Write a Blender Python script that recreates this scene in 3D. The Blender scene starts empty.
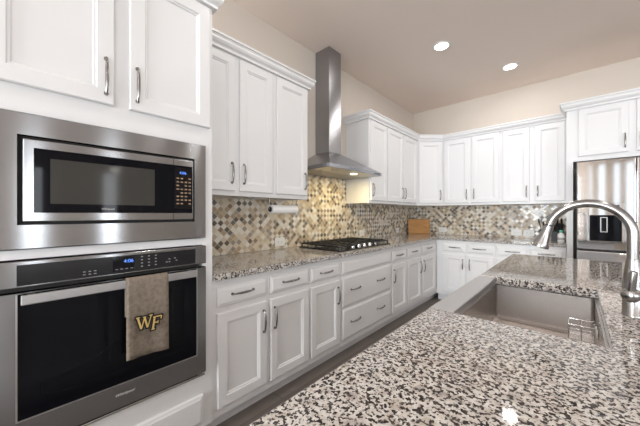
import bpy, bmesh, math, random
from mathutils import Vector, Matrix
random.seed(7)
S = bpy.context.scene
COL = S.collection

# ------------------------------------------------------------------ camera
cam = bpy.data.cameras.new('camera')
cam.sensor_width = 36.0
cam.lens = 36.0 * 276.73 / 640.0
cam.shift_y = 0.85 / 640.0
cam.clip_start = 0.02
co = bpy.data.objects.new('camera', cam)
co.location = (2.086, 0.0, 1.245)
co.rotation_euler = (math.pi / 2, 0, 0.7435)
COL.objects.link(co)
S.camera = co

# ------------------------------------------------------------------ world, exposure
S.view_settings.view_transform = 'Standard'
S.view_settings.look = 'None'
S.view_settings.gamma = 1.0
S.view_settings.use_curve_mapping = False
S.view_settings.exposure = 0.06
w = bpy.data.worlds.new('world')
S.world = w
w.use_nodes = True
bg = w.node_tree.nodes['Background']
bg.inputs[0].default_value = (0.86, 0.93, 1.0, 1)
bg.inputs[1].default_value = 1.7
S.cycles.diffuse_bounces = 5
S.cycles.glossy_bounces = 5
S.cycles.sample_clamp_indirect = 6.0

H = 3.0          # ceiling
L = 4.70         # back wall
XR = 9.5         # far right wall
YF = -5.0        # wall behind the camera


def area(name, loc, rot, sx, sy, power, color=(1, 1, 1), spread=math.pi, shape='RECTANGLE'):
    d = bpy.data.lights.new(name, 'AREA')
    d.shape = shape
    d.size = sx
    d.size_y = sy
    d.energy = power
    d.color = color
    d.spread = spread
    o = bpy.data.objects.new(name, d)
    o.location = loc
    o.rotation_euler = rot
    COL.objects.link(o)
    return o


DAY = (0.90, 0.955, 1.0)
HP = math.pi / 2
WIN_F = [(0.3, 2.1), (2.4, 3.5), (4.3, 6.5), (7.0, 9.2)]       # X spans in wall_front; first is a door added for low light
WIN_R = [(-4.2, -2.2), (0.05, .45), (1.65, 2.05)]      # Y spans in wall_right; narrow pair added for streaks on the steel
area('added_patio_light', (1.2, YF + 0.03, 1.3), (HP, 0, 0), 1.7, 2.35, 270, DAY)  # lamp of an unseen tall patio door, added to brighten the lower cabinets
for (a, b) in WIN_F[2:]:   # daylight entering through the windows behind the camera
    area('window_daylight', ((a + b) / 2, YF + 0.03, 1.5), (HP, 0, 0), b - a - .1, 1.9, 30 * (b - a), DAY)
for (a, b) in WIN_R[1:]:  # lamps in the added narrow windows, to put streaks on the steel fronts
    area('window_daylight', (XR - 0.03, (a + b) / 2, 1.5), (HP, 0, HP), b - a - .08, 1.9, 14, DAY)
for (a, b) in WIN_R[:1]:
    area('window_daylight', (XR - 0.03, (a + b) / 2, 1.5), (HP, 0, HP), b - a - .1, 1.9, 60 * (b - a), DAY)


# ------------------------------------------------------------------ materials
def mat(name, color, rough=0.5, metal=0.0, spec=0.5, coat=0.0, emit=None, es=0.0, trans=0.0, ior=1.45):
    m = bpy.data.materials.new(name)
    m.use_nodes = True
    p = m.node_tree.nodes['Principled BSDF']
    p.inputs['Base Color'].default_value = (*color, 1)
    p.inputs['Roughness'].default_value = rough
    p.inputs['Metallic'].default_value = metal
    p.inputs['Specular IOR Level'].default_value = spec
    p.inputs['Coat Weight'].default_value = coat
    p.inputs['Transmission Weight'].default_value = trans
    p.inputs['IOR'].default_value = ior
    if emit:
        p.inputs['Emission Color'].default_value = (*emit, 1)
        p.inputs['Emission Strength'].default_value = es
    return m


class NT:
    def __init__(s, m):
        s.m = m
        s.nt = m.node_tree
        s.p = s.nt.nodes['Principled BSDF']

    def node(s, t, **kw):
        n = s.nt.nodes.new(t)
        for k, v in kw.items():
            if k.startswith('i_'):
                key = k[2:]
                n.inputs[int(key) if key.isdigit() else key].default_value = v
            else:
                setattr(n, k, v)
        return n

    def link(s, a, b):
        s.nt.links.new(a, b)

    def math(s, op, a, b=None, c=None):
        n = s.nt.nodes.new('ShaderNodeMath')
        n.operation = op
        for i, v in enumerate((a, b, c)):
            if v is None:
                continue
            if isinstance(v, (int, float)):
                n.inputs[i].default_value = v
            else:
                s.link(v, n.inputs[i])
        return n.outputs[0]

    def pos(s):
        return s.node('ShaderNodeNewGeometry').outputs['Position']

    def mapping(s, vec, scale):
        n = s.node('ShaderNodeMapping')
        n.inputs['Scale'].default_value = scale
        s.link(vec, n.inputs['Vector'])
        return n.outputs[0]

    def noise(s, vec, scale, detail=2, rough=.5):
        n = s.node('ShaderNodeTexNoise')
        n.inputs['Scale'].default_value = scale
        n.inputs['Detail'].default_value = detail
        n.inputs['Roughness'].default_value = rough
        s.link(vec, n.inputs['Vector'])
        return n.outputs[0]

    def ramp(s, fac, stops, interp='LINEAR'):
        n = s.node('ShaderNodeValToRGB')
        cr = n.color_ramp
        cr.interpolation = interp
        while len(cr.elements) > len(stops):
            cr.elements.remove(cr.elements[-1])
        while len(cr.elements) < len(stops):
            cr.elements.new(0.5)
        for e, (p, c) in zip(cr.elements, stops):
            e.position = p
            e.color = (*c, 1)
        s.link(fac, n.inputs[0])
        return n.outputs[0]

    def mix(s, fac, a, b):
        n = s.node('ShaderNodeMix', data_type='RGBA')
        for key, v in ((0, fac), (6, a), (7, b)):
            if isinstance(v, (int, float)):
                n.inputs[key].default_value = v
            elif isinstance(v, tuple):
                n.inputs[key].default_value = (*v, 1)
            else:
                s.link(v, n.inputs[key])
        return n.outputs[2]

    def bump(s, h, strength, dist=.002):
        n = s.node('ShaderNodeBump')
        n.inputs['Strength'].default_value = strength
        n.inputs['Distance'].default_value = dist
        s.link(h, n.inputs['Height'])
        s.link(n.outputs[0], s.p.inputs['Normal'])


def m_paint(name, c, rough, sc=180, st=.05):
    m = mat(name, c, rough)
    n = NT(m)
    n.bump(n.noise(n.pos(), sc, 3), st, .002)
    return m


M = {}
M['cab'] = m_paint('white_cabinet_paint', (0.775, 0.775, 0.782), .32, 60, .02)
M['wall'] = m_paint('beige_wall_paint', (0.655, 0.59, 0.525), .75, 140, .12)
M['ceil'] = m_paint('taupe_ceiling_paint', (0.83, 0.725, 0.655), .8, 90, .2)
M['trimw'] = m_paint('white_trim_paint', (0.8, 0.79, 0.77), .4)


def m_steel(name, c, rough, scale, aniso=.7):
    m = mat(name, c, rough, 1.0)
    n = NT(m)
    v = n.mapping(n.pos(), scale)
    nz = n.noise(v, 1.0, 2)
    n.link(n.math('MULTIPLY_ADD', nz, .04, rough - .02), n.p.inputs['Roughness'])
    if aniso:
        n.p.inputs['Anisotropic'].default_value = aniso
        t = n.node('ShaderNodeCombineXYZ')
        t.inputs[2].default_value = 1.0
        n.link(t.outputs[0], n.p.inputs['Tangent'])
    return m


M['steel'] = m_steel('brushed_stainless_steel', (.40, .405, .42), .17, (3, 3, 40), .93)
M['steel_v'] = m_steel('vertical_brushed_steel', (.37, .375, .395), .22, (40, 40, 3), .85)
M['fsteel'] = m_steel('fridge_steel', (.78, .785, .80), .06, (3, 3, 90), .15)
M['sinksteel'] = m_steel('sink_steel', (.52, .49, .47), .27, (1, 1, 1), 0)
M['apron'] = m_steel('satin_sink_rim_steel', (.50, .495, .50), .42, (160, 4, 160), 0)
M['nickel'] = mat('brushed_nickel', (.30, .29, .28), .2, 1.0)
M['faucet'] = mat('faucet_stainless', (.34, .335, .335), .22, 1.0)
M['chrome'] = mat('chrome_wire', (.75, .75, .75), .1, 1.0)
M['blackglass'] = mat('black_oven_glass', (.004, .0045, .007), .04, 0, .2)
M['window_dark'] = mat('tinted_window_glass', (.004, .004, .006), .05, 0, .2)
M['mw_window'] = mat('microwave_mesh_window', (.05, .048, .044), .07, 0, .3)
M['black'] = mat('matte_black', (.012, .012, .013), .45)
M['panelblack'] = mat('black_control_panel', (.014, .014, .016), .18)
M['iron'] = mat('cast_iron', (.012, .012, .013), .38)
M['darkgap'] = mat('dark_plastic', (.02, .02, .02), .6)
M['fridge_side'] = mat('dark_fridge_side', (.045, .042, .04), .5)
M['whiteplastic'] = mat('white_plastic', (.8, .8, .78), .35)
M['greyink'] = mat('light_grey_print', (.34, .34, .34), .4)
M['slot'] = mat('outlet_slot_dark', (.05, .05, .05), .5)
M['blue'] = mat('blue_led_display', (.01, .02, .05), .3, emit=(.12, .3, 1.0), es=1.6)
M['displaybg'] = mat('display_black', (.004, .004, .006), .08)
M['lamp'] = mat('lamp_lens', (.9, .9, .9), .4, emit=(1, .97, .92), es=14)
M['hoodlamp'] = mat('hood_lamp_lens', (.9, .85, .7), .4, emit=(1, .85, .5), es=7)
M['lens_off'] = mat('frosted_lens', (.55, .53, .48), .3)
M['logo'] = mat('silver_logo_print', (.62, .62, .62), .4)
M['green'] = mat('green_cap', (.10, .42, .30), .35)
M['gold'] = mat('gold_embroidery', (.66, .47, .17), .6)
M['blackthread'] = mat('black_embroidery', (.018, .016, .015), .8)
M['paper'] = m_paint('paper_towel', (.86, .86, .86), .9, 150, .3)
M['glass'] = mat('window_glass', (1, 1, 1), .0, 0, .5, trans=1.0, ior=1.01)
M['fan'] = mat('fan_dark_wood', (.05, .035, .025), .4)
M['curtain'] = m_paint('cream_curtain', (.76, .66, .52), .9, 200, .1)
M['keys'] = mat('amber_key_print', (.28, .19, .12), .4)


def m_towel():
    m = mat('taupe_terry_cloth', (.235, .195, .155), .95, spec=.1)
    n = NT(m)
    nz = n.noise(n.pos(), 55, 4, .7)
    c = n.ramp(nz, [(.35, (.175, .145, .115)), (.6, (.26, .215, .175))])
    n.link(c, n.p.inputs['Base Color'])
    n.bump(n.noise(n.pos(), 500, 3), .6, .003)
    return m


M['towel'] = m_towel()


def m_granite():
    m = mat('speckled_granite', (.6, .55, .5), .055, 0, .5)
    n = NT(m)
    p = n.pos()
    wob = n.node('ShaderNodeTexNoise', i_Scale=120.0, i_Detail=2.0)
    n.link(p, wob.inputs['Vector'])
    off = n.node('ShaderNodeVectorMath', operation='MULTIPLY_ADD')
    n.link(wob.outputs['Color'], off.inputs[0])
    off.inputs[1].default_value = (.006, .006, .006)
    n.link(p, off.inputs[2])
    vo = n.node('ShaderNodeTexVoronoi', i_Scale=320.0)
    n.link(off.outputs[0], vo.inputs['Vector'])
    cellp = vo.outputs['Position']
    dk = n.node('ShaderNodeTexNoise', i_Scale=.36, i_Detail=2.5, i_Roughness=.6)
    n.link(cellp, dk.inputs['Vector'])
    # the Voronoi position output is in input space: use a strong scale on it
    dk.inputs['Scale'].default_value = 120.0
    tn = n.noise(cellp, 26, 2)
    base = n.ramp(tn, [(.30, (.36, .33, .32)), (.42, (.55, .51, .47)), (.55, (.67, .65, .625)), (.7, (.46, .41, .36))])
    cellcol = n.ramp(vo.outputs['Color'], [(.0, (.72, .70, .70)), (.5, (1, 1, 1)), (1, (.86, .84, .80))])
    mul = n.node('ShaderNodeMix', data_type='RGBA', blend_type='MULTIPLY')
    mul.inputs[0].default_value = 1.0
    n.link(base, mul.inputs[6])
    n.link(cellcol, mul.inputs[7])
    dark = n.ramp(vo.outputs['Color'], [(.0, (.010, .009, .010)), (.55, (.03, .025, .024)), (.9, (.11, .09, .085))])
    fac = n.ramp(dk.outputs[0], [(.462, (1, 1, 1)), (.492, (0, 0, 0))])
    n.link(n.mix(fac, mul.outputs[2], dark), n.p.inputs['Base Color'])
    return m


M['granite'] = m_granite()


def m_tile(name, axis):
    m = mat(name, (.6, .55, .45), .3)
    n = NT(m)
    sep = n.node('ShaderNodeSeparateXYZ')
    n.link(n.pos(), sep.inputs[0])
    u, z = sep.outputs[axis], sep.outputs[2]
    s = .0385 * math.sqrt(2)
    a = n.math('MULTIPLY', n.math('ADD', u, z), 1 / s)
    b = n.math('MULTIPLY', n.math('SUBTRACT', u, z), 1 / s)
    comb = n.node('ShaderNodeCombineXYZ')
    n.link(n.math('FLOOR', a), comb.inputs[0])
    n.link(n.math('FLOOR', b), comb.inputs[1])
    comb.inputs[2].default_value = 3.0 + axis
    wn = n.node('ShaderNodeTexWhiteNoise', noise_dimensions='3D')
    n.link(comb.outputs[0], wn.inputs['Vector'])
    light = [(.0, (.62, .53, .40)), (.2, (.70, .65, .56)), (.5, (.50, .40, .27)), (.62, (.76, .73, .67)), (.84, (.42, .35, .26)), (.93, (.24, .18, .12))]
    deep = [(.0, (.40, .29, .17)), (.18, (.22, .15, .09)), (.34, (.075, .055, .04)), (.50, (.52, .43, .31)), (.66, (.15, .14, .135)), (.76, (.30, .27, .225)), (.88, (.68, .60, .48))]
    wn2 = n.node('ShaderNodeTexWhiteNoise', noise_dimensions='3D')
    n.link(n.mapping(comb.outputs[0], (1, 1, 3.7)), wn2.inputs['Vector'])
    chk = n.math('ABSOLUTE', n.math('MODULO', n.math('ADD', n.math('FLOOR', a), n.math('FLOOR', b)), 2.0))
    par = n.math('GREATER_THAN', wn2.outputs['Value'], n.math('MULTIPLY_ADD', chk, -.54, .74))
    col = n.mix(par, n.ramp(wn.outputs['Value'], light, 'CONSTANT'), n.ramp(wn.outputs['Value'], deep, 'CONSTANT'))
    nz = n.noise(n.pos(), 90, 4, .7)
    col = n.mix(n.math('MULTIPLY', nz, .14), col, (.78, .74, .68))
    da = n.math('ABSOLUTE', n.math('SUBTRACT', n.math('FRACT', a), .5))
    db = n.math('ABSOLUTE', n.math('SUBTRACT', n.math('FRACT', b), .5))
    mx = n.math('MAXIMUM', da, db)
    g = n.math('GREATER_THAN', mx, .457)
    n.link(n.mix(g, col, (.62, .56, .48)), n.p.inputs['Base Color'])
    rg = n.math('MULTIPLY_ADD', n.math('GREATER_THAN', wn.outputs['Value'], .6), -.2, .34)
    n.link(n.math('MAXIMUM', rg, n.math('MULTIPLY', g, .8)), n.p.inputs['Roughness'])
    n.bump(n.math('SUBTRACT', 1.0, g), .5, .002)
    return m


M['tile_l'] = m_tile('diamond_mosaic_left', 1)
M['tile_b'] = m_tile('diamond_mosaic_back', 0)


def m_floor():
    m = mat('dark_wood_planks', (.1, .08, .06), .35)
    n = NT(m)
    mp = n.node('ShaderNodeMapping')
    mp.inputs['Rotation'].default_value = (0, 0, HP)
    n.link(n.pos(), mp.inputs['Vector'])
    br = n.node('ShaderNodeTexBrick', i_Scale=1.0)
    br.inputs['Brick Width'].default_value = 1.2
    br.inputs['Row Height'].default_value = .16
    br.inputs['Mortar Size'].default_value = .002
    br.inputs['Color1'].default_value = (.19, .165, .15, 1)
    br.inputs['Color2'].default_value = (.10, .088, .082, 1)
    br.inputs['Mortar'].default_value = (.015, .012, .01, 1)
    n.link(mp.outputs[0], br.inputs['Vector'])
    gr = n.noise(n.mapping(n.pos(), (30, 2.5, 1)), 2.0, 5, .65)
    c = n.mix(n.math('MULTIPLY', gr, .8), br.outputs[0], (.17, .14, .12))
    n.link(c, n.p.inputs['Base Color'])
    return m


M['floor'] = m_floor()


def m_bamboo():
    m = mat('bamboo', (.5, .28, .1), .45)
    n = NT(m)
    gr = n.noise(n.mapping(n.pos(), (5, 5, 60)), 1.5, 4, .6)
    n.link(n.ramp(gr, [(.3, (.38, .17, .042)), (.7, (.60, .305, .095))]), n.p.inputs['Base Color'])
    return m


M['bamboo'] = m_bamboo()


# ------------------------------------------------------------------ mesh helpers
class MB:
    """collects shapes in world space (through frame T), built as ONE mesh object"""

    def __init__(s, T=None):
        s.bm = bmesh.new()
        s.T = T if T is not None else (lambda u, n, z: Vector((u, n, z)))

    def v(s, p):
        return s.bm.verts.new(s.T(*p))

    def face(s, vs):
        try:
            return s.bm.faces.new(vs)
        except ValueError:
            return None

    def box(s, lo, hi, bev=0.0, seg=2):
        x0, y0, z0 = lo
        x1, y1, z1 = hi
        vs = [s.v(p) for p in ((x0, y0, z0), (x1, y0, z0), (x1, y1, z0), (x0, y1, z0),
                               (x0, y0, z1), (x1, y0, z1), (x1, y1, z1), (x0, y1, z1))]
        fs = [s.face([vs[i] for i in q]) for q in ((0, 3, 2, 1), (4, 5, 6, 7), (0, 1, 5, 4), (1, 2, 6, 5), (2, 3, 7, 6), (3, 0, 4, 7))]
        if bev:
            bmesh.ops.recalc_face_normals(s.bm, faces=fs)
            es = list({e for f in fs for e in f.edges})
            bmesh.ops.bevel(s.bm, geom=es, offset=bev, segments=seg, affect='EDGES', profile=.5)
        return s

    def loops(s, rings, cap0=True, cap1=True, closed=False):
        vr = [[s.v(p) for p in r] for r in rings]
        n = len(vr[0])
        pairs = list(zip(vr[:-1], vr[1:]))
        if closed:
            pairs.append((vr[-1], vr[0]))
        for a, b in pairs:
            for i in range(n):
                j = (i + 1) % n
                s.face([a[i], a[j], b[j], b[i]])
        if not closed:
            if cap0:
                s.face(list(reversed(vr[0])))
            if cap1:
                s.face(vr[-1])
        return s

    def rrings(s, u0, u1, z0, z1, spec):
        """rectangular rings in the face plane: spec = [(inset, n)]"""
        return s.loops([[(u0 + i, n, z0 + i), (u1 - i, n, z0 + i), (u1 - i, n, z1 - i), (u0 + i, n, z1 - i)] for i, n in spec])

    def prism(s, poly, z0, z1, bev=0.0):
        a = [s.v((x, y, z0)) for x, y in poly]
        b = [s.v((x, y, z1)) for x, y in poly]
        fs = [s.face(list(reversed(a))), s.face(b)]
        for i in range(len(poly)):
            j = (i + 1) % len(poly)
            fs.append(s.face([a[i], a[j], b[j], b[i]]))
        if bev:
            bmesh.ops.recalc_face_normals(s.bm, faces=fs)
            es = [e for e in set(e for f in fs[:2] for e in f.edges)]
            bmesh.ops.bevel(s.bm, geom=es, offset=bev, segments=2, affect='EDGES', profile=.5)
        return s

    def cyl(s, c, r, d, axis=2, seg=24, r2=None, cap=True):
        r2 = r if r2 is None else r2
        rings = []
        for rr, dd in ((r, 0), (r2, d)):
            ring = []
            for k in range(seg):
                t = 2 * math.pi * k / seg
                p = [rr * math.cos(t), rr * math.sin(t)]
                q = list(c)
                o = [i for i in range(3) if i != axis]
                q[o[0]] += p[0]
                q[o[1]] += p[1]
                q[axis] += dd
                ring.append(tuple(q))
            rings.append(ring)
        return s.loops(rings, cap, cap)

    def lathe(s, c, prof, seg=28):
        return s.loops([[(c[0] + r * math.cos(2 * math.pi * k / seg), c[1] + r * math.sin(2 * math.pi * k / seg), c[2] + z)
                         for k in range(seg)] for r, z in prof])

    def tube(s, pts, rad, seg=10, closed=False, flat=1.0):
        pts = [Vector(p) for p in pts]
        n = len(pts)
        rs = rad if isinstance(rad, (list, tuple)) else [rad] * n
        rings = []
        up = None
        for i, p in enumerate(pts):
            if closed:
                t = (pts[(i + 1) % n] - pts[i - 1]).normalized()
            else:
                t = (pts[min(i + 1, n - 1)] - pts[max(i - 1, 0)]).normalized()
            if up is None:
                up = Vector((0, 0, 1)) if abs(t.z) < .9 else Vector((1, 0, 0))
            x = t.cross(up).normalized()
            y = x.cross(t).normalized()
            up = y
            rings.append([tuple(p + x * (rs[i] * math.cos(2 * math.pi * k / seg)) + y * (rs[i] * flat * math.sin(2 * math.pi * k / seg))) for k in range(seg)])
        return s.loops(rings, closed=closed)

    def build(s, name, material, parent=None, smooth=None):
        bmesh.ops.recalc_face_normals(s.bm, faces=s.bm.faces)
        loc = Vector((0, 0, 0))
        q = parent
        while q is not None:
            loc += q.location
            q = q.parent
        if parent is None:
            if s.bm.verts:
                xs = [v.co for v in s.bm.verts]
                loc = Vector(((min(c.x for c in xs) + max(c.x for c in xs)) / 2, (min(c.y for c in xs) + max(c.y for c in xs)) / 2, min(c.z for c in xs)))
        bmesh.ops.translate(s.bm, verts=s.bm.verts, vec=-loc)
        me = bpy.data.meshes.new(name)
        s.bm.to_mesh(me)
        s.bm.free()
        me.materials.append(M[material] if isinstance(material, str) else material)
        if smooth is not None:
            me.shade_smooth() if hasattr(me, 'shade_smooth') else None
            try:
                me.set_sharp_from_angle(angle=math.radians(smooth))
            except Exception:
                pass
        o = bpy.data.objects.new(name, me)
        COL.objects.link(o)
        if parent is None:
            o.location = loc
        else:
            o.parent = parent
        return o


def tag(o, label, cat, group=None):
    o['label'] = label
    o['category'] = cat
    if group:
        o['group'] = group
    return o


def thing(name, label, cat, loc, group=None):
    o = bpy.data.objects.new(name, None)
    o.empty_display_size = .05
    o.location = loc
    COL.objects.link(o)
    return tag(o, label, cat, group)


def struct(name, mb, m):
    o = mb.build(name, m)
    o['kind'] = 'structure'
    return o


def frame(O, U, N):
    O, U, N = Vector(O), Vector(U), Vector(N)
    return lambda u, n, z: O + U * u + N * n + Vector((0, 0, z))


FL = frame((0, 0, 0), (0, 1, 0), (1, 0, 0))            # left wall: u = Y, n = X
FB = frame((0, L, 0), (1, 0, 0), (0, -1, 0))           # back wall: u = X, n = L - Y
FI = frame((2.45, 0, 0), (0, 1, 0), (-1, 0, 0))        # island front


def text_mesh(name, body, size, T, u, n, z, m, parent, shear=0.0, align='LEFT', depth=.0004):
    cu = bpy.data.curves.new('lettering', 'FONT')
    cu.body = body
    cu.size = size
    cu.shear = shear
    cu.extrude = depth
    cu.align_x = align
    to = bpy.data.objects.new('lettering', cu)
    COL.objects.link(to)
    dg = bpy.context.evaluated_depsgraph_get()
    me0 = bpy.data.meshes.new_from_object(to.evaluated_get(dg))
    bpy.data.objects.remove(to)
    mb = MB()
    mb.bm.from_mesh(me0)
    for v in mb.bm.verts:
        v.co = T(u + v.co.x, n + v.co.z, z + v.co.y)
    bpy.data.meshes.remove(me0)
    return mb.build(name, m, parent)


# ------------------------------------------------------------------ room shell
struct('floor', MB().box((-.1, YF - .1, -.05), (XR + .1, L + .1, 0)), 'floor')
struct('ceiling', MB().box((-.1, YF - .1, H), (XR + .1, L + .1, H + .08)), 'ceil')
struct('wall_left', MB().box((-.1, YF, 0), (0, L, H)), 'wall')
struct('wall_back', MB().box((-.1, L, 0), (XR + .1, L + .1, H)), 'wall')


def wall_open(name, T, u0, u1, spans, zb, zt, low={}, high={}):
    mb = MB(T)
    e = u0
    for a, b in spans:
        mb.box((a, 0, 0), (b, .1, low.get(a, zb)))
        mb.box((a, 0, high.get(a, zt)), (b, .1, H))
    for a, b in spans + [(u1, u1)]:
        if a > e:
            mb.box((e, 0, 0), (a, .1, H))
        e = b
    struct(name, mb, 'wall')


TF = lambda u, n, z: Vector((u, YF - n, z))
TR = lambda u, n, z: Vector((XR + n, u, z))
wall_open('wall_front', TF, -.1, XR + .1, WIN_F, .5, 2.5, {.3: .1}, {2.4: 2.9})
wall_open('wall_right', TR, YF, L, WIN_R, .5, 2.5)
k = 0
for T, spans in ((TF, WIN_F), (TR, WIN_R)):
    for (a, b) in spans:
        k += 1
        fr = MB(T)
        zl = .1 if a == .3 else .5
        zh = 2.9 if a == 2.4 else 2.5
        for q in ((a, zl, a + .06, zh), (b - .06, zl, b, zh), (a + .06, zl, b - .06, zl + .06), (a + .06, zh - .06, b - .06, zh), ((a + b) / 2 - .025, zl + .06, (a + b) / 2 + .025, zh - .06)):
            fr.box((q[0], .02, q[1]), (q[2], .08, q[3]))
        o = struct('window_%d' % k, fr, 'trimw')
        g = MB(T).box((a + .06, .045, zl + .06), (b - .06, .05, zh - .06)).build('window_pane', 'glass', o)
bb = MB().box((0.001, YF + .001, 0), (.016, -.125, .12), .003)
struct('baseboard_left', bb, 'trimw')
struct('baseboard_back', MB().box((3.005, L - .016, 0), (XR - .001, L - .001, .12), .003), 'trimw')
struct('baseboard_front', MB().box((.02, YF + .001, 0), (XR - .02, YF + .016, .095), .003), 'trimw')
struct('baseboard_right', MB().box((XR - .016, YF + .02, 0), (XR - .001, L - .02, .12), .003), 'trimw')

tb = MB()
tb.box((0.0005, .722, .915), (.008, L - .009, 1.3715))
tb.box((0.0005, 1.75, 1.3715), (.008, 2.738, 1.664))
tag(tb.build('tile_backsplash', 'tile_l'), 'multicoloured diamond mosaic tile backsplash behind the black gas cooktop', 'backsplash')
tag(MB().box((.0085, L - .008, .915), (2.02, L - .0005, 1.3715)).build('tile_backsplash', 'tile_b'),
    'diamond mosaic tile backsplash between cutting board and knife block', 'backsplash')


# ------------------------------------------------------------------ cabinet parts
def door(T, u0, u1, z0, z1, n0, parent, name='door', stile=.055):
    mb = MB(T)
    s = stile
    mb.rrings(u0, u1, z0, z1, [(0, n0), (0, n0 + .016), (.004, n0 + .02), (s, n0 + .02), (s + .004, n0 + .015), (s + .010, n0 + .015), (s + .015, n0 + .009)])
    return mb.build(name, 'cab', parent)


def drawer(T, u0, u1, z0, z1, n0, parent):
    mb = MB(T)
    mb.rrings(u0, u1, z0, z1, [(0, n0), (0, n0 + .012), (.004, n0 + .0145), (.012, n0 + .0165), (.018, n0 + .02)])
    return mb.build('drawer', 'cab', parent)


def pull(T, u, z, n, parent, vertical=True, ln=.135):
    mb = MB(T)
    pts, rs = [], []
    K = 16
    for i in range(K + 1):
        t = i / K
        a = (t - .5) * ln
        bow = .012 + .010 * math.sin(math.pi * t) ** .5
        pts.append((u, n + bow, z + a) if vertical else (u + a, n + bow, z))
        rs.append(.0042 + .0030 * math.sin(math.pi * t))
    mb.tube(pts, rs, 8)
    for e in (0, K):
        p = pts[e]
        q = (p[0], n, p[2])
        mb.tube([q, (p[0], n + .004, p[2]), (p[0], n + .0045, p[2]), (p[0], p[1] + .002, p[2])], [.0085, .0085, .0055, .005], 10)
    return mb.build('handle', 'nickel', parent, 45)


def carcass_base(T, u0, u1, parent, n_face=.61, stiles=(), rails=True, n0=.004):
    mb = MB(T)
    mb.box((u0 + .0008, n0, .102), (u1 - .0008, n_face, .8755))
    mb.box((u0 + .0008, n0, 0), (u1 - .0008, n_face - .075, .102))
    return mb.build('cabinet_body', 'cab', parent)


def base_cabinet(T, u0, u1, items, label, group=None, n_face=.61, name='base_cabinet', loc=None):
    p = T((u0 + u1) / 2, n_face / 2, 0)
    r = thing(name, label, 'cabinet', p, group)
    carcass_base(T, u0, u1, r, n_face)
    for it in items:
        if it[0] == 'door':
            _, a, b, side = it
            d = door(T, a, b, .155, .685, n_face, r)
            pull(T, b - .03 if side == 'R' else a + .03, .562, n_face + .02, d)
        else:
            _, a, b, z0, z1, hs = it
            d = drawer(T, a, b, z0, z1, n_face, r)
            for h in hs:
                pull(T, h, (z0 + z1) / 2 + .006, n_face + .02, d, False, .14)
    return r


DZ = (.723, .830)
# left run
base_cabinet(FL, .72, 1.475, [('drawer', .747, 1.083, *DZ, (.905,)), ('drawer', 1.112, 1.462, *DZ, (1.285,)),
                              ('door', .747, 1.083, 'R'), ('door', 1.112, 1.462, 'L')],
             'white base cabinet with two drawers and two doors beside the wall oven', 'base cabinets along the counter')
base_cabinet(FL, 1.475, 1.853, [('drawer', 1.487, 1.836, *DZ, (1.66,)), ('door', 1.487, 1.836, 'R')],
             'narrow white base cabinet, single drawer and door, between oven-side cabinet and cooktop drawers', 'base cabinets along the counter')
base_cabinet(FL, 1.853, 2.735, [('drawer', 1.87, 2.718, *DZ, ()), ('drawer', 1.87, 2.718, .437, .703, (2.06, 2.50)),
                                ('drawer', 1.87, 2.718, .155, .42, (2.06, 2.50))],
             'wide white cabinet with two deep drawers under the gas cooktop', 'base cabinets along the counter')
base_cabinet(FL, 2.735, 3.115, [('drawer', 2.752, 3.102, *DZ, (2.915,)), ('door', 2.752, 3.102, 'L')],
             'slim white base cabinet with one drawer and door just past the cooktop', 'base cabinets along the counter')
base_cabinet(FL, 3.115, L - .003, [('drawer', 3.13, 3.522, *DZ, (3.31,)), ('drawer', 3.568, 4.03, *DZ, (3.79,)),
                                   ('door', 3.13, 3.522, 'R'), ('door', 3.568, 4.03, 'L')],
             'white base cabinet on the cooktop wall reaching into the corner', 'base cabinets along the counter')
# back run
base_cabinet(FB, .612, 1.348, [('drawer', .712, 1.0, *DZ, (.87,)), ('drawer', 1.025, 1.332, *DZ, (1.17,)),
                               ('door', .712, 1.0, 'R'), ('door', 1.025, 1.332, 'L')],
             'white base cabinet on the back wall just right of the corner', 'base cabinets along the counter')
base_cabinet(FB, 1.348, 2.018, [('drawer', 1.368, 1.67, *DZ, (1.53,)), ('drawer', 1.695, 2.0, *DZ, (1.85,)),
                                ('door', 1.368, 1.67, 'R'), ('door', 1.695, 2.0, 'L')],
             'white base cabinet below the knife block, next to the refrigerator panel', 'base cabinets along the counter')

UZ0, UZ1 = 1.372, 2.372


def upper_cabinet(T, u0, u1, doors, label, z0=UZ0, z1=UZ1, n_face=.33, dz=(1.405, 2.335), hz=1.528, name='wall_cabinet', body=True, n0=.004):
    r = thing(name, label, 'cabinet', T((u0 + u1) / 2, n_face / 2, z0), 'wall cabinets')
    if body:
        mb = MB(T)
        mb.box((u0 + .0008, n0, z0 + .018), (u1 - .0008, n_face - .018, z1))
        mb.box((u0 + .0008, n_face - .018, z0), (u1 - .0008, n_face, z1))
        mb.box((u0 + .0008, n0, z0), (u0 + .018, n_face - .018, z0 + .018))
        mb.box((u1 - .018, n0, z0), (u1 - .0008, n_face - .018, z0 + .018))
        mb.build('cabinet_body', 'cab', r)
    for a, b, side in doors:
        d = door(T, a, b, dz[0], dz[1], n_face, r)
        pull(T, b - .03 if side == 'R' else a + .03, hz, n_face + .02, d)
    return r


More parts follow.
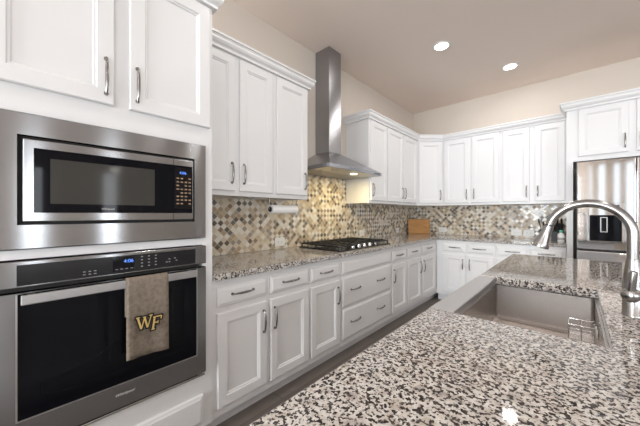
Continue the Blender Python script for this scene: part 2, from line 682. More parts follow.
upper_cabinet(FL, .722, 1.36, [(.745, 1.022, 'R'), (1.056, 1.345, 'L')], 'two-door white wall cabinet between oven tower and paper towel')
upper_cabinet(FL, 1.36, 1.745, [(1.385, 1.725, 'R')], 'single-door white wall cabinet above the paper towel roll, left of the hood')
upper_cabinet(FL, 2.742, 3.157, [(2.775, 3.143, 'L')], 'narrow single-door white wall cabinet immediately right of the range hood')
upper_cabinet(FL, 3.157, 4.088, [(3.170, 3.588, 'R'), (3.605, 4.03, 'L')], 'two-door white wall cabinet between hood-side cabinet and angled corner cabinet')
upper_cabinet(FB, .612, 1.358, [(.640, .977, 'R'), (1.012, 1.342, 'L')], 'two-door white wall cabinet on back wall beside the angled corner cabinet')
upper_cabinet(FB, 1.358, 2.018, [(1.385, 1.668, 'R'), (1.722, 2.005, 'L')], 'two-door white wall cabinet above the knife block, touching the refrigerator surround')
# diagonal corner unit
A, B = Vector((.33, 4.09, 0)), Vector((.61, 4.37, 0))
U = (B - A).normalized()
FD = frame(A, U, (U.y, -U.x, 0))
r = thing('corner_cabinet', 'angled white corner wall cabinet above the bamboo cutting board', 'cabinet', (.25, 4.45, UZ0), 'wall cabinets')
MB().prism([(.004, 4.0895), (.329, 4.0895), (.6105, 4.371), (.6105, L - .004), (.004, L - .004)], UZ0, UZ1).build('cabinet_body', 'cab', r)
wd = (B - A).length
d = door(FD, .022, wd - .022, 1.405, 2.335, 0.001, r)
pull(FD, wd - .052, 1.528, .021, d)


def crown(path, zb, zt, proj, parent=None, name='crown_moulding', inner=.0):
    h = zt - zb
    prof = [(.0006, 0), (.0215, 0), (.0215, .18 * h), (.027, .26 * h), (.30 * proj + .02, .36 * h), (.62 * proj + .01, .52 * h), (.80 * proj, .70 * h), (.86 * proj, .74 * h), (.86 * proj, .80 * h), (proj, .84 * h), (proj, h), (.0006, h)]
    P = [Vector(p) for p in path]
    rings = []
    for i, p in enumerate(P):
        ns = []
        if i > 0:
            t = (P[i] - P[i - 1]).normalized()
            ns.append(Vector((t.y, -t.x)))
        if i < len(P) - 1:
            t = (P[i + 1] - P[i]).normalized()
            ns.append(Vector((t.y, -t.x)))
        m = ns[0] if len(ns) == 1 else (ns[0] + ns[1]) / (1 + ns[0].dot(ns[1]))
        rings.append([(p.x + m.x * a, p.y + m.y * a, zb + b) for a, b in prof])
    return MB().loops(rings).build(name, 'cab', parent)


tag(crown([(.33, .722), (.33, 1.745), (.002, 1.745)], 2.352, 2.435, .055),
    'white crown moulding on the cabinets left of the range hood', 'moulding')
tag(crown([(.002, 2.742), (.33, 2.742), (.33, 4.09), (.61, 4.37), (2.018, 4.37)], 2.352, 2.435, .055),
    'long white crown moulding wrapping the corner from hood to refrigerator', 'moulding')

# ------------------------------------------------------------------ oven tower
r = thing('oven_cabinet', 'tall white cabinet tower housing the microwave and wall oven', 'cabinet', (.3, .3, 0))
mb = MB(FL)
Y0, Y1 = -.115, .7185
mb.box((Y0, .004, .102), (Y0 + .035, .62, 2.40))
mb.box((Y1 - .055, .004, .102), (Y1, .62, 2.40))
for z0, z1 in ((.102, .384), (1.081, 1.115), (1.612, 2.40)):
    mb.box((Y0 + .035, .004, z0), (Y1 - .055, .62, z1))
mb.box((Y0 + .035, .004, .384), (Y1 - .055, .02, 1.612))
mb.box((Y0, .004, 0), (Y1, .545, .102))
mb.build('cabinet_body', 'cab', r)
d1 = door(FL, -.09, .276, 1.708, 2.352, .62, r, stile=.058)
pull(FL, .247, 1.822, .64, d1, True, .145)
d2 = door(FL, .332, .70, 1.708, 2.352, .62, r, stile=.058)
pull(FL, .360, 1.822, .64, d2, True, .145)
drawer(FL, -.085, .664, .135, .285, .62, r)
crown([(.62, Y0), (.62, Y1), (.40, Y1)], 2.368, 2.452, .058, r)

# ------------------------------------------------------------------ microwave
r = thing('microwave', 'built-in stainless microwave with black window above the wall oven', 'microwave', (.4, .3, 1.12))
mb = MB(FL)
mb.box((-.05, .1, 1.135), (.64, .6195, 1.60))
mb.build('housing', 'darkgap', r)
a0, a1, b0, b1 = -.082, .672, 1.118, 1.606
q0, q1, p0, p1 = -.005, .612, 1.205, 1.527
mb = MB(FL)
mb.loops([[(a0, .6205, b0), (a1, .6205, b0), (a1, .6205, b1), (a0, .6205, b1)],
          [(a0, .642, b0), (a1, .642, b0), (a1, .642, b1), (a0, .642, b1)],
          [(a0 + .003, .645, b0 + .003), (a1 - .003, .645, b0 + .003), (a1 - .003, .645, b1 - .003), (a0 + .003, .645, b1 - .003)],
          [(q0, .645, p0), (q1, .645, p0), (q1, .645, p1), (q0, .645, p1)],
          [(q0, .6205, p0), (q1, .6205, p0), (q1, .6205, p1), (q0, .6205, p1)]], closed=True)
mb.build('trim_frame', 'steel', r)
dr = MB(FL).box((q0 + .013, .622, p0 + .011), (q1 - .006, .646, p1 - .012), .004).build('door', 'steel', r)
MB(FL).box((.5085, .6461, p0 + .013), (.5105, .6466, p1 - .014)).build('door_seam', 'darkgap', dr)
MB(FL).box((.036, .6462, 1.249), (.600, .6485, 1.484), .001).build('glass_panel', 'blackglass', dr)
MB(FL).box((.079, .6486, 1.283), (.427, .649, 1.450)).build('window', 'mw_window', dr)
text_mesh('logo', 'Whirlpool', .0105, FL, .252, .6492, 1.262, 'logo', dr, .2, 'CENTER')
cp = MB(FL).box((.515, .6486, 1.27), (.596, .6492, 1.475)).build('control_panel', 'displaybg', r)
text_mesh('clock_display', '4:06', .019, FL, .553, .6496, 1.442, 'blue', cp, 0, 'CENTER')
mb = MB(FL)
for i in range(8):
    for j in range(4):
        if (i * 5 + j * 3) % 7 == 6:
            continue
        u = .523 + j * .019
        mb.box((u, .6493, 1.417 - i * .0178), (u + .012, .6496, 1.424 - i * .0178))
mb.build('key_print', 'keys', cp)

# ------------------------------------------------------------------ wall oven
r = thing('wall_oven', 'built-in stainless wall oven with black glass door and towel', 'oven', (.4, .3, .385))
MB(FL).box((-.05, .1, .40), (.64, .6195, 1.07)).build('housing', 'darkgap', r)
cpn = MB(FL).box((-.079, .6205, .984), (.672, .648, 1.077), .003).build('control_panel', 'steel', r)
MB(FL).box((-.006, .6482, .990), (.615, .6495, 1.064), .0005).build('panel_glass', 'panelblack', cpn)
dsp = MB(FL).box((.268, .6496, .999), (.345, .65, 1.060)).build('display', 'displaybg', r)
text_mesh('clock_display', '4:06', .021, FL, .325, .6502, 1.033, 'blue', dsp, 0, 'CENTER')
for i in range(4):
    MB(FL).box((.277 + i * .018, .6501, 1.006), (.287 + i * .018, .6503, 1.0085)).build('touch_key', 'greyink', dsp)
for i in range(4):
    for j in range(3):
        MB(FL).box((.372 + j * .028, .6496, 1.007 + i * .0145), (.379 + j * .028, .65, 1.011 + i * .0145)).build('touch_key', 'greyink', cpn)
for u, z in ((.475, 1.013), (.487, 1.026), (.487, 1.013), (.512, 1.028), (.519, 1.016)):
    MB(FL).box((u, .6496, z), (u + .007, .65, z + .004)).build('touch_key', 'greyink', cpn)
for j in range(3):
    for i in range(2):
        MB(FL).box((.172 + j * .017, .6496, 1.001 + i * .011), (.180 + j * .017, .65, 1.004 + i * .011)).build('touch_key', 'greyink', cpn)
dr = MB(FL)
dr.loops([[(-.079, .6205, .41), (.672, .6205, .41), (.672, .6205, .966), (-.079, .6205, .966)],
          [(-.079, .645, .41), (.672, .645, .41), (.672, .645, .966), (-.079, .645, .966)],
          [(-.077, .648, .412), (.670, .648, .412), (.670, .648, .964), (-.077, .648, .964)]])
dr = dr.build('door', 'steel', r)
MB(FL).box((-.004, .6482, .5155), (.620, .6495, .961), .0005).build('door_glass', 'blackglass', dr)
MB(FL).loops([[(u0 - i, n, z0 - i), (u1 + i, n, z0 - i), (u1 + i, n, z1), (u0 - i, n, z1)] for u0, u1, z0, z1 in ((-.004, .620, .5155, .961),)
              for i, n in ((.0, .6482), (.0, .6505), (.005, .6505), (.005, .6482))], closed=True).build('glass_edge_trim', 'apron', dr)
MB(FL).box((.055, .6496, .575), (.56, .65, .885)).build('door_window', 'window_dark', dr)
hd = MB(FL)
hd.box((.004, .672, .927), (.612, .684, .962), .003)
hd.box((.02, .6495, .943), (.04, .672, .959))
hd.box((.576, .6495, .943), (.596, .672, .959))
hd.build('handle', 'apron', dr)
text_mesh('logo', 'Whirlpool', .017, FL, .311, .6482, .462, 'logo', dr, .35, 'CENTER')
MB(FL).box((-.079, .6205, .387), (.672, .634, .398), .002).build('vent_trim', 'chrome', r)

# ------------------------------------------------------------------ towel
r = thing('dish_towel', 'taupe dish towel with gold letters hanging on the oven handle', 'towel', (.68, .39, .62))
mb = MB()
ya, yb = .308, .471
prof = []
for i in range(8):
    prof.append((.6635 - .001 * i / 7, .80 + .150 * i / 7))
for i in range(7):
    t = math.pi * i / 6
    prof.append((.678 - .0135 * math.cos(t), .9625 + .006 * math.sin(t)))
for i in range(1, 19):
    prof.append((.6915 + .002 * math.sin(i * .35), .9625 - (.9625 - .624) * i / 18))
NW = 14


def tow(j, i, off):
    x, z = prof[i]
    f = j / NW
    y = ya + (yb - ya) * f
    drop = max(0, (.9625 - z)) if i > 14 else 0
    x += drop * .012 * math.sin(f * 7 + 1.0) + drop * .006 * math.sin(f * 17)
    y += drop * .02 * (f - .5) * .5
    return (x + off, y, z - (0.006 * f if i == len(prof) - 1 else 0))


gridv = [[mb.v(tow(j, i, 0)) for j in range(NW + 1)] for i in range(len(prof))]
for i in range(len(prof) - 1):
    for j in range(NW):
        mb.face([gridv[i][j], gridv[i][j + 1], gridv[i + 1][j + 1], gridv[i + 1][j]])
cl = mb.build('cloth', 'towel', r, 60)
so = cl.modifiers.new('thickness', 'SOLIDIFY')
so.thickness = .004
so.offset = 0
# interlocked letters W and F
STR_W = [((0, 1), (.26, 0), .17), ((.26, 0), (.50, .92), .10), ((.50, .92), (.72, 0), .17), ((.72, 0), (1.0, 1), .10),
         ((-.14, 1), (.17, 1), .10), ((.36, .95), (.62, .95), .10), ((.84, 1), (1.12, 1), .10)]
STR_F = [((.0, 0), (.14, 1), .17), ((-.14, 0), (.16, 0), .10), ((.0, 1), (.66, 1), .12), ((.66, 1.04), (.62, .72), .10), ((.10, .52), (.40, .52), .11), ((.40, .66), (.38, .38), .08)]


def letters(strs, u, z, s, n, grow, m, name):
    mb = MB(FL)
    for k, (p, q, wd_) in enumerate(strs):
        p, q = Vector(p), Vector(q)
        t = (q - p).normalized()
        nn = Vector((-t.y, t.x)) * (wd_ / 2 + grow)
        e = t * grow
        c = [p + nn - e, p - nn - e, q - nn + e, q + nn + e]
        dn = n + .0001 * k
        mb.loops([[(u + s * x.x, dn - .0012, z + s * x.y) for x in c], [(u + s * x.x, dn, z + s * x.y) for x in c]])
    return mb.build(name, m, r)


letters(STR_W, .346, .744, .052, .7010, .10, 'blackthread', 'letter_outline')
letters(STR_F, .404, .731, .053, .7020, .10, 'blackthread', 'letter_outline')
letters(STR_W, .346, .744, .052, .7022, -.015, 'gold', 'embroidered_letter')
letters(STR_F, .404, .731, .053, .7032, -.015, 'gold', 'embroidered_letter')

# ------------------------------------------------------------------ countertops
ct = MB().prism([(.009, .7215), (.652, .7215), (.652, L - .652), (2.02, L - .652), (2.02, L - .009), (.009, L - .009)], .8765, .914, .004)
tag(ct.build('countertop', 'granite'), 'L-shaped speckled granite countertop under the tile backsplash', 'countertop')
ic = MB().prism([(1.708, -1.3), (2.85, -1.3), (2.85, 2.78), (1.708, 2.78), (1.708, 1.703), (2.157, 1.703), (2.157, .989), (1.708, .989)], .8765, .914, .004)
tag(ic.build('island_countertop', 'granite'), 'large speckled granite island countertop with the sink cut into it', 'countertop')

# ------------------------------------------------------------------ island cabinet and sink
r = thing('island_cabinet', 'white island base under the granite top and farmhouse sink', 'cabinet', (2.1, .75, 0))
mb = MB()
mb.box((1.745, -1.25, .102), (2.45, .975, .8755))
mb.box((1.745, 1.717, .102), (2.45, 2.74, .8755))
mb.box((2.19, .975, .102), (2.45, 1.717, .8755))
mb.box((1.745, .975, .102), (2.19, 1.717, .64))
mb.box((1.82, -1.2, 0), (2.40, 2.70, .102))
mb.build('cabinet_body', 'cab', r)
for a, b, s in ((-1.2, -.68, 'R'), (-.65, -.13, 'L'), (-.08, .42, 'R'), (.45, .95, 'L'), (1.75, 2.22, 'R'), (2.25, 2.72, 'L')):
    d = door(FI, a, b, .155, .83, .705, r)
    pull(FI, b - .03 if s == 'R' else a + .03, .70, .725, d)
for a, b, s in ((1.0, 1.335, 'R'), (1.355, 1.69, 'L')):
    d = door(FI, a, b, .155, .61, .705, r)
    pull(FI, b - .03 if s == 'R' else a + .03, .50, .725, d)

r = thing('farmhouse_sink', 'stainless apron-front sink set in the granite island', 'sink', (1.95, 1.345, .66))
mb = MB()
i0, i1, j0, j1 = 1.783, 2.150, 1.004, 1.690


def rr(x0, x1, y0, y1, z, rad, k=5):
    out = []
    for cx, cy, a in ((x1 - rad, y1 - rad, 0), (x0 + rad, y1 - rad, 90), (x0 + rad, y0 + rad, 180), (x1 - rad, y0 + rad, 270)):
        for i in range(k + 1):
            t = math.radians(a + 90 * i / k)
            out.append((cx + rad * math.cos(t), cy + rad * math.sin(t), z))
    return out


mb.loops([rr(i0 - .003, 2.178, .982, 1.712, .8745, .01), rr(i0, i1, j0, j1, .8745, .014), rr(i0, i1, j0, j1, .732, .014),
          rr(i0 + .004, i1 - .004, j0 + .004, j1 - .004, .716, .014), rr(i0 + .016, i1 - .016, j0 + .016, j1 - .016, .708, .014),
          rr(i0 + .016, i1 - .016, j0 + .016, j1 - .016, .705, .014), rr(i0 - .003, i1 + .004, j0 - .004, j1 + .004, .705, .014), rr(i0 - .003, i1 + .004, j0 - .004, j1 + .004, .871, .014),
          rr(i0 - .003, 2.178, .982, 1.712, .871, .01)], closed=True)
bowl = mb
bowl.box((i0 + .014, j0 + .014, .7055), (i1 - .014, j1 - .014, .7080))
bowl.build('basin', 'sinksteel', r, 40)
MB().box((1.700, .9905, .655), (1.7797, 1.7015, .909), .005).build('apron', 'apron', r)
MB().lathe((1.97, 1.35, .7083), [(.056, 0), (.055, .0025), (.042, .003), (.036, -.0002), (.012, -.0002), (.010, .004), (.002, .005)]).build('drain', 'chrome', r, 40)

# wire caddy hung on the sink side
r = thing('sink_caddy', 'chrome wire sponge caddy hanging inside the sink', 'caddy', (2.10, 1.38, .788))
mb = MB()
x0, x1, y0, y1 = 2.070, 2.139, 1.375, 1.455
for z in (.788, .800, .838):
    mb.tube([(x0, y0, z), (x1, y0, z), (x1, y1, z), (x0, y1, z)], .0022, 6, closed=True)
for x in (x0, (x0 + x1) / 2, x1):
    for y in (y0, y1):
        mb.tube([(x, y, .788), (x, y, .838)], .002, 6)
for i in range(1, 6):
    y = y0 + (y1 - y0) * i / 6
    mb.tube([(x0, y, .788), (x1, y, .788)], .0013, 6)
for y in (y0 + .02, y1 - .02):
    mb.tube([(x1, y, .795), (x1, y, .836), (x1 - .001, y, .848), (x1 + .002, y, .850)], .0018, 6)
mb.build('wire_basket', 'chrome', r, 60)
for y in (y0 + .02, y1 - .02):
    MB(lambda u, n, z: Vector((n, u, z))).cyl((y, x1 + .001, .815), .014, .0065, 1, 16, .017).build('suction_cup', 'whiteplastic', r, 40)

# ------------------------------------------------------------------ faucet
FX, FY = 2.226, 1.352
r = thing('faucet', 'tall arched brushed steel pull-down faucet behind the sink', 'faucet', (FX, FY, .914))
mb = MB()
mb.lathe((FX, FY, .9143), [(.026, 0), (.026, .003), (.0245, .005), (.0245, .10), (.0225, .125), (.0185, .165), (.0150, .185)])
mb.build('faucet_body', 'faucet', r, 40)
R = .1065
CXf, CZf = FX - R, 1.1755
pts = [(FX, FY, 1.099), (FX, FY, 1.13)]
for i in range(33):
    t = math.radians(165 * i / 32)
    pts.append((CXf + R * math.cos(t), FY, CZf + R * math.sin(t)))
MB().tube(pts, .0142, 24).build('spout', 'faucet', r, 60)
e = Vector(pts[-1])
tdir = (Vector(pts[-1]) - Vector(pts[-2])).normalized()
MB().tube([e - tdir * .001, e + tdir * .0025], 0.0146, 24).build('collar_ring', 'darkgap', r, 40)
tdir = (tdir + Vector((-.03, 0, 0))).normalized()
hp = [(0.003, .0146), (.02, .0155), (.045, .0185), (.072, .025), (.084, .0285), (.089, .0278)]
MB().tube([e + tdir * a for a, _ in hp], [b for _, b in hp], 22).build('spray_head', 'faucet', r, 50)
MB().tube([e + tdir * .0888, e + tdir * .0905], [.020, .019], 18).build('spray_nozzle', 'darkgap', r, 40)
hd = Vector((-.25, -.97, 0)).normalized()
c0 = Vector((FX, FY, .985))
hub = MB().tube([c0 + hd * a for a in (.018, .034, .042, .047, .049)], [.023, .023, .020, .013, .003], 22)
hub.build('handle_hub', 'faucet', r, 50)
lv = c0 + hd * .034
MB().tube([lv + Vector((0, 0, .012)), lv + Vector((.002, -.004, .04)), lv + Vector((.005, -.009, .072)), lv + Vector((.006, -.010, .078))], [.0115, .011, .0105, .009], 16).build('lever', 'faucet', r, 50)

# ------------------------------------------------------------------ range hood
r = thing('range_hood', 'stainless pyramid chimney range hood over the cooktop', 'hood', (.25, 2.297, 1.665))
hy0, hy1, hx = 1.852, 2.738, .50
cy0, cy1, cx1 = 2.192, 2.390, .20


def q4(x0, x1, y0, y1, z):
    return [(x0, y0, z), (x1, y0, z), (x1, y1, z), (x0, y1, z)]


mb = MB()
mb.loops([q4(.030, hx - .02, hy0 + .02, hy1 - .02, 1.676), q4(.030, hx - .02, hy0 + .02, hy1 - .02, 1.667), q4(.010, hx, hy0, hy1, 1.667), q4(.010, hx, hy0, hy1, 1.699), q4(.010, hx - .004, hy0 + .004, hy1 - .004, 1.702),
          q4(.010, cx1 + .004, cy0 - .004, cy1 + .004, 1.893)])
mb.build('canopy', 'steel_v', r)
MB().box((.012, hy0 + .004, 1.6655), (hx - .004, hy1 - .004, 1.6668)).build('underside_panel', 'apron', r)
MB().box((.004, cy0, 1.8935), (cx1, cy1, 2.999), .0015).build('chimney', 'steel_v', r)
for a in (hy0 + .03, 2.30):
    mb = MB()
    mb.box((.05, a, 1.6635), (.27, a + .405, 1.6653), .0005)
    for i in range(18):
        mb.box((.06, a + .015 + i * .0215, 1.6625), (.26, a + .024 + i * .0215, 1.6635))
    mb.build('filter', 'apron', r)
for y in (2.07, 2.385):
    MB().cyl((.375, y, 1.6615), .036, .0038, 2, 24).build('lamp_lens', 'hoodlamp' if y > 2.3 else 'lens_off', r, 40)
    if y > 2.3:
        area('hood_lamp_light', (.375, y, 1.659), (0, 0, 0), .06, .06, 4.2, (1, .80, .38), shape='DISK')
mb = MB()
for i in range(5):
    mb.cyl((hx - .0005, 2.60 + i * .024, 1.683), .006, .0035, 0, 12)
mb.build('control_buttons', 'darkgap', r)

# ------------------------------------------------------------------ cooktop
r = thing('gas_cooktop', 'black gas cooktop with cast iron grates on the granite counter', 'cooktop', (.34, 2.31, .9145))
gx0, gx1, gy0, gy1 = .085, .60, 1.87, 2.755
MB().box((gx0, gy0, .9145), (gx1, gy1, .925), .003).build('cooktop_pan', 'panelblack', r)
burn = [(.21, 2.03, .038), (.46, 2.03, .045), (.30, 2.3125, .055), (.21, 2.595, .045), (.46, 2.595, .038)]
for x, y, b in burn:
    bo = MB().lathe((x, y, .9251), [(b + .012, 0), (b + .01, .006), (b, .008), (b, .014), (.004, .0142)]).build('burner', 'nickel', r, 40)
    MB().lathe((x, y, .9394), [(b - .004, 0), (b - .002, .004), (b - .008, .008), (.003, .009)]).build('burner_cap', 'iron', bo, 40)
for k in range(3):
    a, b = gy0 + .012 + k * .2885, gy0 + .012 + k * .2885 + .283
    x0, x1 = gx0 + .02, (gx1 - .02 if k != 1 else gx1 - .10)
    mb = MB()
    z0, z1 = .948, .962
    t = .010
    mb.box((x0, a, z0), (x1, a + t, z1), .002)
    mb.box((x0, b - t, z0), (x1, b, z1), .002)
    mb.box((x0, a + t, z0), (x0 + t, b - t, z1), .002)
    mb.box((x1 - t, a + t, z0), (x1, b - t, z1), .002)
    m_ = (a + b) / 2
    mb.box((x0 + t, m_ - t / 2, z0 + .003), (x1 - t, m_ + t / 2, z1 + .003), .002)
    nb = 5 if k != 1 else 4
    for i in range(nb):
        x = x0 + (x1 - x0) * (i + 1) / (nb + 1)
        mb.box((x - t / 2, a + t, z0 + .002), (x + t / 2, m_ - t / 2, z1 + .002), .002)
        mb.box((x - t / 2, m_ + t / 2, z0 + .002), (x + t / 2, b - t, z1 + .002), .002)
    for x in (x0, x1 - t):
        for y in (a, b - t):
            mb.box((x, y, .9252), (x + t, y + t, z0))
    mb.build('grate', 'iron', r)
for i in range(5):
    y = 2.12 + i * .0965
    MB().lathe((.553, y, .9251), [(.023, 0), (.022, .004), (.019, .006), (.018, .026), (.015, .029), (.002, .0295)], 20).build('knob', 'chrome', r, 40)

# ------------------------------------------------------------------ refrigerator and its surround
r = thing('refrigerator_surround', 'white tall panel and over-fridge cabinet around the refrigerator', 'cabinet', (2.5, 4.39, 0))
mb = MB()
mb.box((2.0215, 4.09, 0), (2.075, L - .004, 2.40))
mb.box((2.945, 4.09, 0), (2.995, L - .004, 2.40))
mb.box((2.075, 4.09, 1.812), (2.945, L - .004, 2.40))
mb.build('cabinet_body', 'cab', r)
FF = frame((0, L, 0), (1, 0, 0), (0, -1, 0))
d = door(FF, 2.118, 2.483, 1.862, 2.362, .61, r)
pull(FF, 2.455, 1.975, .63, d)
d = door(FF, 2.533, 2.90, 1.862, 2.362, .61, r)
pull(FF, 2.561, 1.975, .63, d)
crown([(2.0215, 4.308), (2.0215, 4.09), (2.995, 4.09), (2.995, 4.308)], 2.372, 2.46, .058, r)

r = thing('refrigerator', 'stainless french-door refrigerator with black water dispenser', 'refrigerator', (2.51, 4.2, 0))
fx0, fx1, fm = 2.104, 2.916, 2.510
MB().box((fx0 + .002, 3.93, .02), (fx1 - .002, L - .03, 1.765)).build('fridge_body', 'fridge_side', r)
mb = MB()
for x in (fx0 + .05, fx1 - .1):
    for y in (3.98, 4.55):
        mb.box((x, y, 0), (x + .05, y + .05, .02))
mb.build('foot', 'darkgap', r)
dl = MB().box((fx0, 3.865, .893), (fm - .003, 3.926, 1.773), .008, 3).build('door', 'fsteel', r)
MB().box((fm + .003, 3.865, .893), (fx1, 3.926, 1.773), .008, 3).build('door', 'fsteel', r)
MB().box((fx0, 3.865, .06), (fx1, 3.926, .873), .008, 3).build('freezer_drawer', 'fsteel', r)
MB().box((fx0 + .004, 3.90, .874), (fx1 - .004, 3.929, .892)).build('drawer_gap', 'darkgap', r)
bz = MB(FF)
nf = L - 3.865
bz.loops([[(a, n, c), (b, n, c), (b, n, e_), (a, n, e_)] for (a, b, c, e_, n) in
          ((2.185, 2.428, .970, 1.352, nf + .0003), (2.185, 2.428, .970, 1.352, nf + .003), (2.190, 2.423, .975, 1.346, nf + .0045), (2.196, 2.417, .980, 1.234, nf + .0045), (2.196, 2.417, .980, 1.234, nf + .0003))], closed=True)
dp = bz.build('dispenser_bezel', 'fsteel', dl)
cv = MB(FF)
cv.box((2.196, nf + .0005, .981), (2.417, nf + .002, 1.233))
cv.build('dispenser_recess', 'blackglass', dl)
MB(FF).loops([[(a, n, c), (b, n, c), (b, n, e_), (a, n, e_)] for (a, b, c, e_, n) in
              ((2.272, 2.322, 1.066, 1.213, nf + .002), (2.272, 2.322, 1.066, 1.213, nf + .012), (2.279, 2.315, 1.073, 1.206, nf + .012), (2.279, 2.315, 1.073, 1.206, nf + .002))], closed=True).build('dispenser_paddle', 'chrome', dl)
MB(FF).box((2.30, nf + .0047, 1.28), (2.40, nf + .0055, 1.33)).build('dispenser_display', 'displaybg', dl)


# ------------------------------------------------------------------ small things
def outlet(T, u, z, n, label, wide=False):
    r = thing('outlet', label, 'outlet', T(u, n, z - .06), 'wall outlets above the counter')
    w2, h2 = (.060, .041) if wide else (.056, .040)
    mb = MB(T)
    mb.rrings(u - w2, u + w2, z - h2, z + h2, [(0, n + .0002), (0, n + .003), (.004, n + .0055)])
    mb.build('cover_plate', 'whiteplastic', r)
    for c in (-.021, .021):
        s = MB(T).rrings(u + c - .014, u + c + .014, z - .016, z + .016, [(0, n + .0055), (0, n + .007), (.002, n + .0075)]).build('receptacle', 'whiteplastic', r)
        mb = MB(T)
        for e_ in (-.006, .006):
            mb.box((u + c - .006, n + .0075, z + e_ - .0011), (u + c + .002, n + .0079, z + e_ + .0011))
        mb.box((u + c + .005, n + .0075, z - .002), (u + c + .009, n + .0079, z + .002))
        mb.build('socket_slots', 'slot', s)
    return r


outlet(FL, 1.69, .977, .008, 'white double outlet on mosaic tile beneath the paper towel roll', True)
outlet(FL, 3.08, .992, .008, 'white outlet on mosaic tile just past the gas cooktop')
outlet(FL, 4.08, .985, .008, 'white outlet on cooktop-wall tile next to the cutting board')
outlet(FB, .50, .985, .008, 'white outlet on back-wall tile right of the cutting board', True)
outlet(FB, 1.49, .985, .008, 'white double outlet on back-wall tile, second from the knife block', True)
outlet(FB, 1.63, .985, .008, 'white double outlet on back-wall tile nearest the knife block', True)

# cutting board leaning across the corner
r = thing('cutting_board', 'bamboo cutting board leaning across the counter corner', 'cutting board', (.19, 4.49, .9142))
Ub = Vector((.736, .677, 0)).normalized()
Nb = Vector((.677, -.736, 0)).normalized()
lean = .12
FBd = lambda u, n, z: Vector((.185, 4.497, .9145)) + Ub * u + Nb * (n - z * lean) + Vector((0, 0, z))
MB(FBd).box((-.178, 0, 0), (.178, .018, .242), .006, 3).build('board', 'bamboo', r)
MB(FBd).loops([[(a, n, b), (c, n, b), (c, n, d_), (a, n, d_)] for (a, c, b, d_, n) in
               ((-.06, .06, .205, .222, .0182), (-.06, .06, .205, .222, .0188), (-.055, .055, .209, .218, .0188), (-.055, .055, .209, .218, .0182))], closed=True).build('grip_groove', 'bamboo', r)

# paper towel
r = thing('paper_towel_holder', 'paper towel roll on a bar under the wall cabinet', 'paper towel', (.26, 1.53, 1.24))
ty0, ty1, tz, tx = 1.392, 1.668, 1.283, .255
mb = MB(lambda x, y, z: Vector((x, y, z)))
mb.cyl((tx, ty0, tz), .036, ty1 - ty0, 1, 28)
mb.build('paper_roll', 'paper', r, 40)
MB().cyl((tx, ty0 - .008, tz), .022, .0075, 1, 24).build('end_cap', 'black', r, 40)
MB().cyl((tx, ty1 + .0005, tz), .022, .0075, 1, 24).build('end_cap', 'black', r, 40)
mb = MB()
for y in (ty0 - .011, ty1 + .011):
    mb.tube([(tx, y, tz), (tx, y, tz + .05), (tx, y, 1.3705)], .003, 8)
mb.box((tx - .012, ty0 - .016, 1.368), (tx + .012, ty1 + .016, 1.3712), .001)
mb.build('bracket', 'nickel', r)

# knife block and knives
kb = Vector((1.935, 4.41, .9145))
tilt = math.radians(24)
KT = lambda u, n, z: kb + Vector((u, -n * math.cos(tilt) - z * math.sin(tilt) * -1 * -1, 0)) + Vector((0, 0, z * math.cos(tilt) + 0))
r = thing('knife_block', 'black slanted knife block on the counter by the refrigerator panel', 'knife block', kb)
mb = MB()
mb.loops([[(kb.x + x, kb.y + y, kb.z + z) for y, z in ((-.10, 0), (.10, 0), (.10, .10), (.02, .21), (-.10, .115))] for x in (-.055, .055)])
mb.build('block', 'black', r)
dirk = Vector((0, -.55, .83)).normalized()
for i, (dx, s, ln) in enumerate(((-.038, .25, .10), (0, .25, .115), (.038, .25, .10), (-.02, .7, .085), (.02, .7, .085))):
    base = Vector((kb.x + dx, kb.y + .02 - .12 * s, kb.z + .21 - .095 * s)) + dirk * .001
    side = ('upper row, hinge-wall side', 'upper row, middle', 'upper row, refrigerator side', 'lower row, corner side', 'lower row, refrigerator side')[i]
    kn = thing('kitchen_knife', 'black-handled knife in the knife block, ' + ('upper row nearest the corner', 'middle of upper row', 'upper row nearest the refrigerator', 'lower row nearest the corner', 'lower row nearest the refrigerator')[i], 'knife', base, 'knives in the block')
    MB().tube([base + dirk * .006, base + dirk * (ln * .5), base + dirk * ln], [.009, .011, .010], 10, flat=1.3).build('handle', 'black', kn, 50)
    MB().tube([base, base + dirk * .006], .0095, 10).build('bolster', 'chrome', kn, 50)

r = thing('utensil_crock', 'black crock of utensils on the counter behind the faucet', 'crock', (1.80, 4.50, .9145))
MB().lathe((1.80, 4.50, .9147), [(.04, 0), (.045, .01), (.047, .13), (.044, .13), (.042, .015), (.003, .012)]).build('pot', 'black', r, 40)
for i, (dx, dy, h_) in enumerate(((-.018, .006, .25), (.018, .008, .27), (.0, -.02, .225))):
    b0_ = Vector((1.80, 4.50, .93))
    t1 = b0_ + Vector((dx * 2.4, dy * 2, h_ - .06))
    u_ = MB()
    u_.tube([b0_, b0_ + (t1 - b0_) * .5, t1], .005, 8)
    u_.tube([t1, t1 + Vector((dx * .3, 0, .02)), t1 + Vector((dx * .5, 0, .05)), t1 + Vector((dx * .5, 0, .062))], [.007, .019, .018, .008], 12, flat=.5)
    tag(u_.build('cooking_spoon', 'black', None, 50), 'black cooking spoon standing in the crock, ' + ('leaning toward the corner', 'leaning toward the refrigerator', 'shortest and in front')[i], 'utensil', 'utensils in the crock')

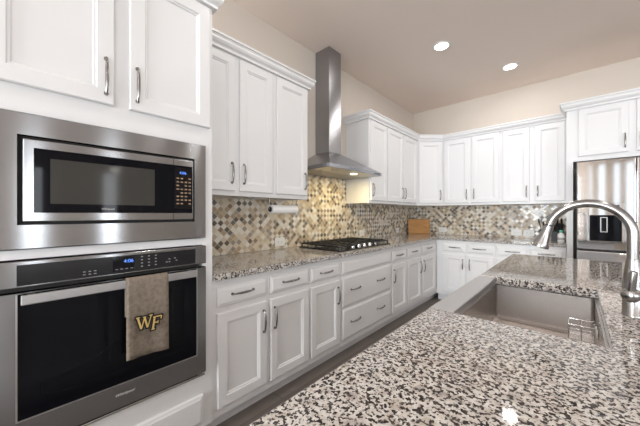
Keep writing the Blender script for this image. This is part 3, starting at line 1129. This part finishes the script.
r = thing('soap_bottle', 'small white bottle with green cap beside the knife block', 'bottle', (1.972, 4.25, .9145))
bc = (1.972, 4.25, .9147)
MB().lathe(bc, [(.028, 0), (.032, .006), (.032, .085), (.026, .10), (.014, .108), (.014, .113)]).build('bottle_body', 'whiteplastic', r, 40)
MB().lathe((bc[0], bc[1], bc[2] + .1132), [(.017, 0), (.017, .022), (.014, .027), (.003, .028)]).build('cap', 'green', r, 40)
MB().loops([[(bc[0] + .0322 * math.cos(t), bc[1] + .0322 * math.sin(t), bc[2] + z) for t in [2 * math.pi * k / 28 for k in range(28)]] for z in (.03, .055)], False, False).build('label_band', 'greyink', r)

# ------------------------------------------------------------------ recessed lights
CANW = (1.0, .975, .94)
for i, (x, y, lab) in enumerate(((1.063, 2.99, 'round recessed ceiling light nearer the range hood'),
                                 (1.521, 3.96, 'round recessed ceiling light nearer the back wall cabinets'))):
    r = thing('recessed_light', lab, 'ceiling light', (x, y, H - .008), 'recessed ceiling lights')
    MB().loops([[(x + q * math.cos(2 * math.pi * k / 32), y + q * math.sin(2 * math.pi * k / 32), z) for k in range(32)]
                for q, z in ((.088, H - .0005), (.086, H - .006), (.068, H - .008), (.064, H - .003), (.064, H - .0005))], closed=True).build('trim_ring', 'trimw', r, 40)
    MB().cyl((x, y, H - .0038), .0635, .003, 2, 32).build('lens', 'lamp', r, 40)
    area('recessed_lamp_light', (x, y, H - .012), (0, 0, 0), .12, .12, 5.2, CANW, shape='DISK')
for x, y in ((1.2, 1.2), (1.2, -1.0), (2.9, 1.2), (2.9, 2.99), (2.9, -1.0), (5.0, -2.5), (5.0, 2.5), (7.5, -2.5)):  # unseen recessed lights, added to fill the room with light
    r = thing('recessed_light', 'round recessed ceiling light added out of view over the room', 'ceiling light', (x, y, H - .008), 'recessed lights added over the rest of the room')
    MB().loops([[(x + q * math.cos(2 * math.pi * k / 24), y + q * math.sin(2 * math.pi * k / 24), z) for k in range(24)]
                for q, z in ((.088, H - .0005), (.086, H - .006), (.068, H - .008), (.064, H - .003), (.064, H - .0005))], closed=True).build('trim_ring', 'trimw', r, 40)
    MB().cyl((x, y, H - .0038), .0635, .003, 2, 24).build('lens', 'lamp', r, 40)
    area('recessed_lamp_light', (x, y, H - .012), (0, 0, 0), .12, .12, 5.2, CANW, shape='DISK')

# ------------------------------------------------------------------ seen only in reflections: fan and curtains
r = thing('ceiling_fan', 'dark ceiling fan with lit globe, reflected in the microwave window', 'ceiling fan', (7.0, 1.5, 2.2))
mb = MB()
mb.lathe((7, 1.5, 2.30), [(.05, 0), (.10, .02), (.11, .07), (.06, .12), (.015, .13), (.015, .62), (.06, .66), (.06, .699)])
mb.build('motor', 'fan', r, 40)
for k in range(5):
    t = 2 * math.pi * k / 5 + .3
    dx, dy = math.cos(t), math.sin(t)
    Tb = lambda u, n, z, dx=dx, dy=dy: Vector((7 + dx * u - dy * n, 1.5 + dy * u + dx * n, 2.345 + z + n * .15))
    MB(Tb).box((.112, -.06, 0), (.66, .06, .008), .003).build('blade', 'fan', r)
MB().lathe((7, 1.5, 2.20), [(.004, 0), (.06, .015), (.09, .05), (.08, .09), (.05, .0995)]).build('globe', 'lamp', r, 40)

for i, (a, b, lab) in enumerate(((2.50, 2.66, 'narrow cream curtain panel reflected in the refrigerator, nearest its hinge side'), (2.80, 3.0, 'cream curtain panel reflected in the middle of the refrigerator door'), (3.12, 3.26, 'slim cream curtain panel reflected closest to the refrigerator door split'))):
    mb = MB()
    n_ = 60
    rows = []
    for z in (.06, 2.92):
        rows.append([mb.v((a + (b - a) * j / n_, YF + .10 + .03 * math.sin(j * .75), z)) for j in range(n_ + 1)])
    for j in range(n_):
        mb.face([rows[0][j], rows[0][j + 1], rows[1][j + 1], rows[1][j]])
    c = mb.build('curtain', 'curtain', None, 60)
    so = c.modifiers.new('thickness', 'SOLIDIFY')
    so.thickness = .003
    tag(c, lab, 'curtain', 'curtains')
